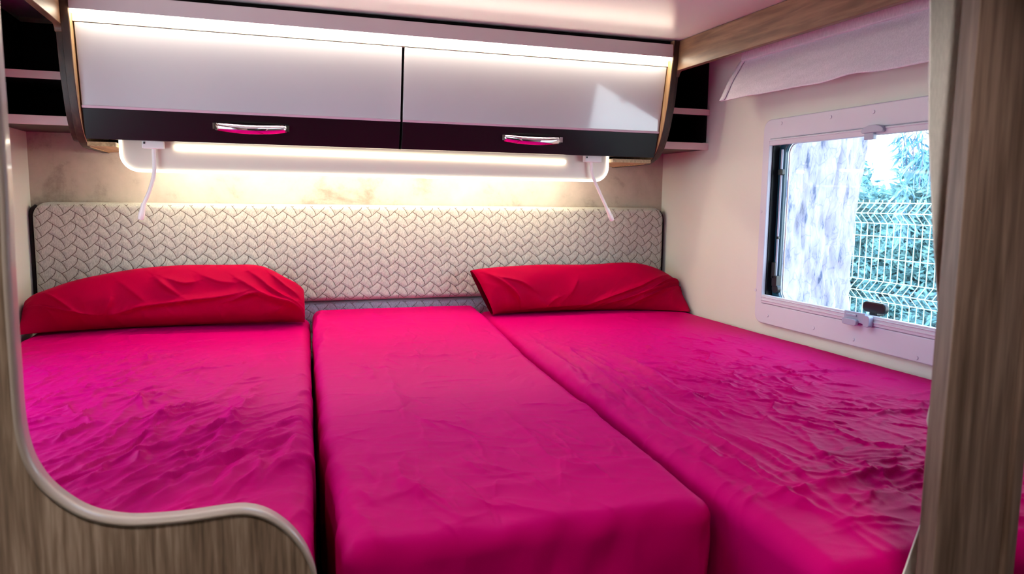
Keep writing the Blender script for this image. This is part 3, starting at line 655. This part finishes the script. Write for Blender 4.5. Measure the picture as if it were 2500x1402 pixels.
# ------------------------------------------------------------------ window in the right wall
def window(name, x, sg, win, full):
    y0, y1, z0, z1 = win
    t = thing(name, (x, (y0+y1)/2, z0), kind='structure')
    X = lambda d: x-sg*d                       # d: distance into the room
    fo, fi = (y0-.055, y1+.030, z0-.062, z1+.058), (y0, y1, z0, z1)
    fr = obj('window_frame', MB().ring(rrect(*fo, .03), rrect(*fi, .008), 'X', X(.0005), X(.014)), M['frame'], t, bevel=.004)
    obj('reveal', MB().ring(rrect(y0-.002, y1+.002, z0-.002, z1+.002, .008), rrect(y0+.003, y1-.003, z0+.003, z1-.003, .008), 'X', X(0), X(-.034)), M['rubber'], t)
    # rubber seal and inner stay rail at the sides, clear acrylic pane with rounded corners
    obj('seal', MB().ring(rrect(y0+.002, y1-.003, z0+.003, z1-.003, .03), rrect(y0+.02, y1-.030, z0+.010, z1-.010, .035), 'X', X(-.020), X(-.033)), M['seal'], t, bevel=.003)
    obj('pane', MB().prism(rrect(y0+.01, y1-.012, z0+.006, z1-.006, .03), 'X', X(-.036), X(-.040)), M['glass'], t)
    if not full: return t
    obj('pane_rim', MB().ring(rrect(y0+.024, y1-.032, z0+.012, z1-.012, .030), rrect(y0+.027, y1-.036, z0+.015, z1-.015, .028), 'X', X(-.0335), X(-.0355)), M['white'], t)
    up = obj('blind_rail', MB().box(X(.004), X(.017), y0+.004, y1-.004, z1-.019, z1-.001).box(X(.0165), X(.019), y0+.004, y1-.004, z1-.0065, z1-.003), M['frame'], t, bevel=.0015)
    lo = obj('blind_rail', MB().box(X(.004), X(.017), y0+.004, y1-.004, z0+.001, z0+.026).box(X(.0165), X(.0195), y0+.004, y1-.004, z0+.008, z0+.013).box(X(.0165), X(.0195), y0+.004, y1-.004, z0+.018, z0+.021), M['frame'], t, bevel=.0015)
    # grip on the upper rail
    c = onX(2150, 318, x)[1]
    g = [(c+.036*math.cos(a), z1-.010+.015*math.sin(a)) for a in np.linspace(0, PI, 11)]+[(c-.032, z1-.014), (c+.032, z1-.014)]
    obj('blind_grip', MB().prism(g, 'X', X(.017), X(.028)).box(X(.014), X(.026), c-.004, c+.026, z1-.030, z1-.0135), M['greyp'], t, bevel=.002)
    # grey sliding latch on the lower rail
    c = onX(2100, 790, x)[1]
    lt = obj('blind_latch', MB().box(X(.0195), X(.026), c-.040, c+.030, z0+.003, z0+.030), M['greyp'], t, bevel=.002)
    obj('latch_grip', MB().prism(rrect(c-.022, c+.026, z0-.004, z0+.012, .006), 'X', X(.026), X(.036)).box(X(.026), X(.030), c-.015, c+.02, z0+.018, z0+.024), M['greyp'], lt, bevel=.0015)
    obj('latch_end', MB().prism(rrect(c-.062, c-.042, z0-.002, z0+.027, .006), 'X', X(.0195), X(.034)), M['greyp'], lt, bevel=.002)
    # black window catch
    c = onX(2127, 770, x)[1]
    obj('catch_handle', MB().prism(rrect(c-.038, c+.036, z0+.030, z0+.057, .012), 'X', X(-.004), X(-.018)).box(X(-.004), X(-.03), c-.012, c+.012, z0+.022, z0+.034), M['rubber'], t, bevel=.003)
    # stay arm with its blocks on the near jamb
    yj = y1-.020
    sa = obj('stay_arm', MB().tube([(X(-.016), yj-.004, z0+.07), (X(-.016), yj-.004, z1-.03)], .0035, 8), M['greyp'], t)
    obj('stay_block', MB().box(X(-.008), X(-.026), yj-.016, yj+.006, z0+.052, z0+.085).box(X(-.008), X(-.022), yj-.006, yj+.010, z0+.075, z0+.125).disc((0, yj-.008, z0+.045), 'X', .014, X(-.010), X(-.024)), M['rubber'], sa, bevel=.002)
    obj('stay_block', MB().box(X(-.010), X(-.022), yj-.014, yj+.006, z1-.105, z1-.088), M['rubber'], sa, bevel=.002)
    obj('stay_block', MB().box(X(-.012), X(-.020), yj-.009, yj+.002, z0+.195, z0+.203), M['rubber'], sa, bevel=.001)
    for px in ((1908, 301), (2028, 286), (2133, 273)): 
        p = onX(*px, x-.014); obj('screw_cap', MB().disc(p, 'X', .0048, X(.0138), X(.0158), 14), M['frame'], t, bevel=.0008)
    for px in ((1874, 771), (1986, 801), (2083, 829), (2238, 874), (1859, 517), (1845, 708)):
        p = onX(*px, x-.014); obj('screw_cap', MB().disc(p, 'X', .0048, X(.0138), X(.0158), 14), M['frame'], t, bevel=.0008)
    return t
window('window_1', W, 1, WIN, True)
window('window_2', 0, -1, (-1.46, -.62, 1.150, 1.640), False)
cl = thing('fill_lamp', (1.05, -3.4, ZC-.02), 'added unseen ceiling lamp behind the camera for fill light', 'lamp')  # added out of view to fill the bedroom with front light
obj('lamp_rim', MB().disc((1.05, -3.4, 0), 'Z', .15, ZC-.022, ZC-.001, 32), M['white'], cl)
obj('diffuser', MB().disc((1.05, -3.4, 0), 'Z', .135, ZC-.030, ZC-.0225, 32), M['lamp'], cl)
for (lx, ly, lb) in ((1.08, -2.25, 'added unseen ceiling spot brightening the post and curtain'), (.30, -2.08, 'added unseen ceiling spot brightening the curved foot panel')):  # spots added out of view; deep housings narrow their light
    sl_ = thing('fill_spot', (lx, ly, ZC-.02), lb, 'lamp', 'added ceiling spots')
    a = [(lx+.056*math.cos(2*PI*k/28), ly+.056*math.sin(2*PI*k/28)) for k in range(28)]; b = [(lx+.051*math.cos(2*PI*k/28), ly+.051*math.sin(2*PI*k/28)) for k in range(28)]
    obj('fill_spot_housing', MB().ring(a, b, 'Z', ZC-.085, ZC-.001), M['rubber'], sl_)
    obj('fill_spot_lens', MB().disc((lx, ly, 0), 'Z', .0505, ZC-.014, ZC-.002, 28), M['spot'], sl_)
sk = thing('window_3', (1.02, -1.1, ZC), kind='structure')
obj('hatch_frame', MB().ring(rrect(SKY[0]-.05, SKY[1]+.05, SKY[2]-.05, SKY[3]+.05, .03), rrect(SKY[0], SKY[1], SKY[2], SKY[3], .02), 'Z', ZC-.012, ZC-.0005), M['frame'], sk, bevel=.003)
obj('hatch_dome', MB().prism(rrect(SKY[0]+.001, SKY[1]-.001, SKY[2]+.001, SKY[3]-.001, .02), 'Z', ZC+.034, ZC+.038), M['glass'], sk)

# ------------------------------------------------------------------ fabric pelmet over the window
pl = thing('window_pelmet', (2.06, -1.1, 1.75), 'pale lavender fabric pelmet blind hanging above the window', 'blind')
n, k = 120, 40
Yg, V = np.meshgrid(np.linspace(-1.80, -.530, n), np.linspace(0, 1, k))
Zt = 1.884+0*Yg; Zb = 1.762+(Yg+.53)*.012+.003*gn(Yg*7, Yg*0, 70)+.004*np.exp(-((Yg+1.05)/.05)**2)
Xg = 2.052-.055*V**1.1+.0035*gn(Yg*6, V*2, 71)+.0015*gn(Yg*22, V*5, 72)
Yg2 = Yg+np.where(Yg > -.6, 1, 0)*((Yg+.6)/.07)*(.022*V-.012+.010*np.sin(V*PI))
P = np.stack([Xg, Yg2, Zt+(Zb-Zt)*V], -1)
pc = grid('pelmet_cloth', P, M['cloth'], pl); sm = pc.modifiers.new('thick', 'SOLIDIFY'); sm.thickness = .003
q = np.linspace(0, 1, 24); 
he = np.array([[(float(np.interp(v, np.linspace(0, 1, k), P[:, -1, 0]))-.003, float(np.interp(v, np.linspace(0, 1, k), P[:, -1, 1]))-dy, float(np.interp(v, np.linspace(0, 1, k), P[:, -1, 2]))) for dy in (0, .012, .024)] for v in q])
hm = grid('side_hem', he, M['cloth'], pl); sm = hm.modifiers.new('thick', 'SOLIDIFY'); sm.thickness = .002
obj('pelmet_rail', MB().box(2.040, 2.066, -1.80, -.552, 1.878, 1.906), M['cloth'], pl, bevel=.003)

# ------------------------------------------------------------------ curved foot panel at the left, post and curtain at the right
YPn = -1.75
cv = [(0, 400), (0, 430), (8, 620), (16, 760), (26, 900), (33, 1000), (44, 1075), (66, 1140), (105, 1196), (160, 1240), (215, 1267), (275, 1280), (340, 1283), (450, 1274), (560, 1258), (610, 1257), (655, 1270), (700, 1300), (735, 1340), (758, 1385), (770, 1430), (778, 1520)]
wp = [(onY(x, y, YPn)[0], onY(x, y, YPn)[2]) for x, y in cv]
wp[0] = (wp[1][0]-.001, 1.62)
curve = [tuple(p) for p in smooth_poly([np.array(p) for p in wp], 6)]
pth = .022
pn = thing('foot_panel', (.45, YPn, 0), 'grey oak foot panel with a flowing curved cutout and pale banded edge', 'panel')
top = [(curve[0][0], ZC-.002)]+curve+[(curve[-1][0]+.004, .002)]
outl = top+[(.002, .002), (.002, ZC-.002)]
obj('panel_board', MB().prism(outl, 'Y', YPn, YPn+pth), M['wood_panel'], pn)
# banding follows the cut edge
mb = MB(); n = len(top); vs = []; fs = []
for i, p in enumerate(top):
    a = np.array(top[max(i-1, 0)]); b = np.array(top[min(i+1, n-1)]); d = b-a; d /= np.hypot(*d)+1e-9; nn = np.array([-d[1], d[0]])
    if i == 0: pass
    q0 = np.array(p)+nn*-.0; q1 = np.array(p)+nn*.003
    sgn = 1
    vs += [(q0[0]-nn[0]*.001, YPn-.0015, q0[1]-nn[1]*.001), (q1[0], YPn-.0015, q1[1]), (q1[0], YPn+pth+.001, q1[1]), (q0[0]-nn[0]*.001, YPn+pth+.001, q0[1]-nn[1]*.001)]
for i in range(n-1):
    for k in range(4): fs.append((i*4+k, i*4+(k+1) % 4, (i+1)*4+(k+1) % 4, (i+1)*4+k))
mb.add(vs, fs, True)
tag(obj('edge_banding', mb, M['edge'], pn), 'pale grey plastic edge band')

pt = thing('wooden_post', (1.31, -2.01, 0), 'brown oak post standing in the right foreground', 'post')
obj('post_board', MB().box(1.258, 1.343, -2.02, -2.0, .002, ZC-.002), M['wood_post'], pt, bevel=.0015)
obj('post_edge', MB().box(1.3435, 1.360, -2.024, -2.0, .002, ZC-.002), M['wood_post'], pt, bevel=.003)
ct = thing('privacy_curtain', (1.29, -1.97, 0), 'gathered cream curtain hanging behind the wooden post', 'curtain')
n, k = 70, 120
U, V = np.meshgrid(np.linspace(0, 1, n), np.linspace(0, 1, k)); Zc = 1.93-V*1.75
lx = np.interp(-Zc[:, 0], [-1.93, -1.64, -1.517, -1.427, -1.334, -1.29, -1.245, -1.215, -1.17, -1.122, -1.075, -.9, -.2],
               [1.246, 1.246, 1.256, 1.270, 1.287, 1.300, 1.280, 1.288, 1.299, 1.282, 1.266, 1.24, 1.22])[:, None]
rx = 1.335+0*lx
amp = .007+.004*V
Xc = lx+(rx-lx)*U; Yc = -1.978+.4*amp*np.sin(U*9+1.2*gn(U*2, V*3, 80))
cc = grid('curtain_cloth', np.stack([Xc, Yc, Zc], -1), M['curtain'], ct); sm = cc.modifiers.new('thick', 'SOLIDIFY'); sm.thickness = .0015

# ------------------------------------------------------------------ outside the window
GZ = -.75
tag(obj('ground', MB().box(2.2, 14, -8, 12, GZ-.05, GZ), M['ground']), kind='structure')
def bark_mat():
    m, t, b = new_mat('pine_bark'); tc = t.nodes.new('ShaderNodeTexCoord'); mp = t.nodes.new('ShaderNodeMapping'); mp.inputs['Scale'].default_value = (22, 22, 5)
    n1 = t.nodes.new('ShaderNodeTexNoise'); n1.inputs['Scale'].default_value = 1; n1.inputs['Detail'].default_value = 8; n1.inputs['Roughness'].default_value = .65
    rp = t.nodes.new('ShaderNodeValToRGB'); e = rp.color_ramp.elements
    e[0].position = .34; e[0].color = srgb(70, 80, 106); e[1].position = .62; e[1].color = srgb(164, 158, 168); k = e.new(.42); k.color = srgb(138, 134, 150)
    t.links.new(tc.outputs['Object'], mp.inputs[0]); t.links.new(mp.outputs[0], n1.inputs['Vector']); t.links.new(n1.outputs[0], rp.inputs[0]); b.inputs['Roughness'].default_value = .9
    m2 = t.nodes.new('ShaderNodeMapping'); m2.inputs['Scale'].default_value = (30, 30, 8); vz = t.nodes.new('ShaderNodeTexVoronoi'); vz.feature = 'DISTANCE_TO_EDGE'; vz.inputs['Scale'].default_value = 1
    wn = t.nodes.new('ShaderNodeTexNoise'); wn.inputs['Scale'].default_value = 14; wn.inputs['Detail'].default_value = 4
    va = t.nodes.new('ShaderNodeVectorMath'); va.operation = 'MULTIPLY_ADD'; va.inputs[1].default_value = (.05, .05, .05)
    t.links.new(tc.outputs['Object'], wn.inputs['Vector']); t.links.new(wn.outputs['Color'], va.inputs[0]); t.links.new(tc.outputs['Object'], va.inputs[2]); t.links.new(va.outputs[0], m2.inputs[0]); t.links.new(m2.outputs[0], vz.inputs['Vector'])
    cr = t.nodes.new('ShaderNodeValToRGB'); cr.color_ramp.elements[0].position = 0; cr.color_ramp.elements[0].color = (.70, .73, .84, 1); cr.color_ramp.elements[1].position = .045; cr.color_ramp.elements[1].color = (1, 1, 1, 1)
    mu = t.nodes.new('ShaderNodeMixRGB'); mu.blend_type = 'MULTIPLY'; mu.inputs[0].default_value = 1
    t.links.new(vz.outputs['Distance'], cr.inputs[0]); t.links.new(rp.outputs[0], mu.inputs[1]); t.links.new(cr.outputs[0], mu.inputs[2]); t.links.new(mu.outputs[0], b.inputs['Base Color'])
    return m
def leaf_mat(name, a, c):
    m, t, b = new_mat(name); oi = t.nodes.new('ShaderNodeTexCoord'); nz = t.nodes.new('ShaderNodeTexNoise'); nz.inputs['Scale'].default_value = 14; nz.inputs['Detail'].default_value = 3
    rp = t.nodes.new('ShaderNodeValToRGB'); rp.color_ramp.elements[0].position = .35; rp.color_ramp.elements[1].position = .65; rp.color_ramp.elements[0].color = a; rp.color_ramp.elements[1].color = c
    t.links.new(oi.outputs['Object'], nz.inputs['Vector']); t.links.new(nz.outputs[0], rp.inputs[0]); t.links.new(rp.outputs[0], b.inputs['Base Color']); b.inputs['Roughness'].default_value = .55
    return m
M['bark'] = bark_mat(); M['leaf'] = leaf_mat('hedge_leaf', srgb(92, 144, 150), srgb(140, 186, 188)); M['frond'] = leaf_mat('frond_leaf', srgb(84, 140, 165), srgb(150, 196, 210))
tr = thing('pine_tree', (3.2, .9, GZ), 'thick pale barked tree trunk just outside the window', 'tree')
k, n = 420, 420
T_, H_ = np.meshgrid(np.linspace(0, 2*PI, n, endpoint=False), np.linspace(0, 1, k)); Zt = GZ+H_*4.2
rad = .48-.0*(Zt-1)+.10*np.exp(-(Zt-GZ)/.4)
a = T_*.5; xx = np.cos(T_)*2.2; yy = np.sin(T_)*2.2
pl_ = ridge(xx*2.2+.5*gn(xx*3, Zt*3, 90)+yy*1.3, Zt*1.5+yy*2.1, 91, 1.2)
rad = rad-.030*pl_+.018*gn(xx*5+yy*3, Zt*6+yy*2, 92)+.009*gn(xx*13-yy*7, Zt*12+yy*5, 93)+.03*gn(xx*1.2, Zt*1.2+yy, 94)
cxx = 3.20+.0*Zt; cyy = .90-.10*np.maximum(0, Zt-1.35)
P = np.stack([cxx+rad*np.cos(T_), cyy+rad*np.sin(T_), Zt], -1)
trunk = grid('trunk', P, M['bark'], tr, cyc=True)
def leaves(name, centers, size, mat, parent, droop=0., narrow=.35, seed=3, base=None):
    r = np.random.RandomState(seed); N = len(centers)
    d = r.normal(size=(N, 3)); d[:, 2] = d[:, 2]*.6-droop; d /= np.linalg.norm(d, axis=1, keepdims=True)
    s = np.cross(d, r.normal(size=(N, 3))); s /= np.linalg.norm(s, axis=1, keepdims=True); nn = np.cross(d, s)
    L = size*(.6+.8*r.rand(N))[:, None]
    p0 = centers; p1 = centers+d*L*.5+s*L*narrow*.5+nn*L*.05; p2 = centers+d*L; p3 = centers+d*L*.5-s*L*narrow*.5+nn*L*.05
    off = base_of(parent); me = bpy.data.meshes.new(name); V = np.stack([p0, p1, p2, p3], 1).reshape(-1, 3)-off
    me.vertices.add(N*4); me.vertices.foreach_set('co', V.astype(np.float32).ravel()); me.loops.add(N*4); me.loops.foreach_set('vertex_index', np.arange(N*4, dtype=np.int32))
    me.polygons.add(N); me.polygons.foreach_set('loop_start', (np.arange(N)*4).astype(np.int32)); me.update(calc_edges=True); me.materials.append(mat)
    o = bpy.data.objects.new(name, me); COL.objects.link(o); o.parent = parent; o['kind'] = 'stuff'; return o
# hedge behind the fence, with a ragged top
hd = thing('hedge', (6.4, 2.4, GZ), 'dense blue green hedge behind the wire fence', 'hedge')
r = np.random.RandomState(5); N = 80000
yy = r.uniform(.25, 6.0, N); gp = onX(2128, 462, 6.15); gs = ray(2128, 460)[1]/ray(2128, 460)[0]*0; topz = 1.98+.12*gn(yy*1.4, yy*0, 95)+.08*gn(yy*5, yy*0, 96)-(2.05-gp[2])*np.exp(-((yy-.35*gs-gp[1])/.36)**4)
zz = GZ+r.rand(N)**.8*(topz-GZ); xx = 6.15+.16*gn(yy*2.2, zz*2.2, 97)+.10*gn(yy*6, zz*6, 98)+r.rand(N)**2*.35
leaves('hedge_foliage', np.stack([xx, yy, zz], -1), .085, M['leaf'], hd, droop=-.2, narrow=.30, seed=8)
N = 26000; yy = r.uniform(.25, 6.0, N); topz = 1.86-(1.95-gp[2])*np.exp(-((yy-gp[1]-.42)/.5)**4); zz = GZ+r.rand(N)*(topz-GZ)
leaves('inner_foliage', np.stack([6.62+.25*r.rand(N), yy, zz], -1), .19, M['leaf'], hd, droop=-.1, narrow=.45, seed=12)
for i in range(10):
    y = .35+i*.58; obj('hedge_stem', MB().tube([(6.55, y, GZ), (6.5, y+.05, .6), (6.5, y-.05, 1.6)], [.04, .03, .015], 7), M['bark'], hd)
# hanging fronds of a tree on the right
ft = thing('drooping_tree', (5.5, -.9, GZ), 'drooping leafy branches hanging at the upper right of the window view', 'tree')
obj('trunk', MB().tube([(5.5, -.9, GZ), (5.5, -.6, 1.2), (5.5, .2, 2.5), (5.5, .7, 2.75)], [.09, .08, .05, .03], 9), M['bark'], ft)
C_ = []; r = np.random.RandomState(9)
for px, py, ln in ((2196, 300, .30), (2212, 290, .40), (2228, 300, .40), (2240, 310, .35), (2250, 290, .4), (2208, 320, .35), (2262, 320, .45), (2282, 320, .5)):
    p = onX(px, py, 5.6); q = p+np.array([0, r.uniform(-.06, .08), -ln])
    obj('twig', MB().tube([(5.5, .7, 2.75), p+np.array([0, 0, .3]), p, q], .004, 5), M['bark'], ft)
    for i in range(22):
        t = r.rand(); C_.append(p+(q-p)*t+r.normal(size=3)*.025)
p = onX(2190, 445, 5.3)
for i in range(70): C_.append(p+np.array([r.normal()*.04, -.12*r.rand()+.03*r.normal(), -.38*r.rand()])); 
leaves('frond_leaves', np.array(C_), .16, M['frond'], ft, droop=1.3, narrow=.11, seed=10)

# welded wire fence: every wire is a part, folded twice for stiffness
FX = 5.0
wf = thing('wire_fence', (FX, 1.5, GZ), 'pale green welded wire mesh fence with folded bands outside the window', 'fence')
zu = onX(2150, 521, FX)[2]; zl = onX(2150, 712, FX)[2]; z1f = zu+.10
y_a, y_b = 2.6, .1; dyv = .0625
def fold(z):
    f = 0
    for c in (zu, zl, zl-1.0): f = max(f, .075*max(0, 1-abs(z-c)/.075))
    return f
zlev = [GZ+.02, zl-1.075, zl-1.0, zl-.925, zl-.075, zl, zl+.075, zu-.075, zu, zu+.075, z1f]
vw = MB().tube([(FX-fold(z), 0, z) for z in zlev], .0036, 5)
me0 = obj('vertical_wire', vw, M['wire'], wf); me0.location = (-FX, y_b-1.5, -GZ); 
# mesh verts were shifted by the fence base; restore their own frame
me0.location = (0, y_b, 0)
i = 1
yv = y_b+dyv
while yv < y_a:
    c = me0.copy(); COL.objects.link(c); c.parent = wf; c.location = (0, yv, 0); yv += dyv
hz = [zl-.075, zl, zl+.075, zl+.245, zl+.41, zu-.075, zu, zu+.075, zl-.25, zl-.42]
for z in hz:
    obj('horizontal_wire', MB().tube([(FX-fold(z)-.005, y_b-.02, z), (FX-fold(z)-.005, y_a+.02, z)], .0036, 5), M['wire'], wf)
for y in (y_b-.03, y_a+.03): obj('fence_post', MB().box(FX-.02, FX+.02, y-.02, y+.02, GZ, z1f+.03), M['wire'], wf)
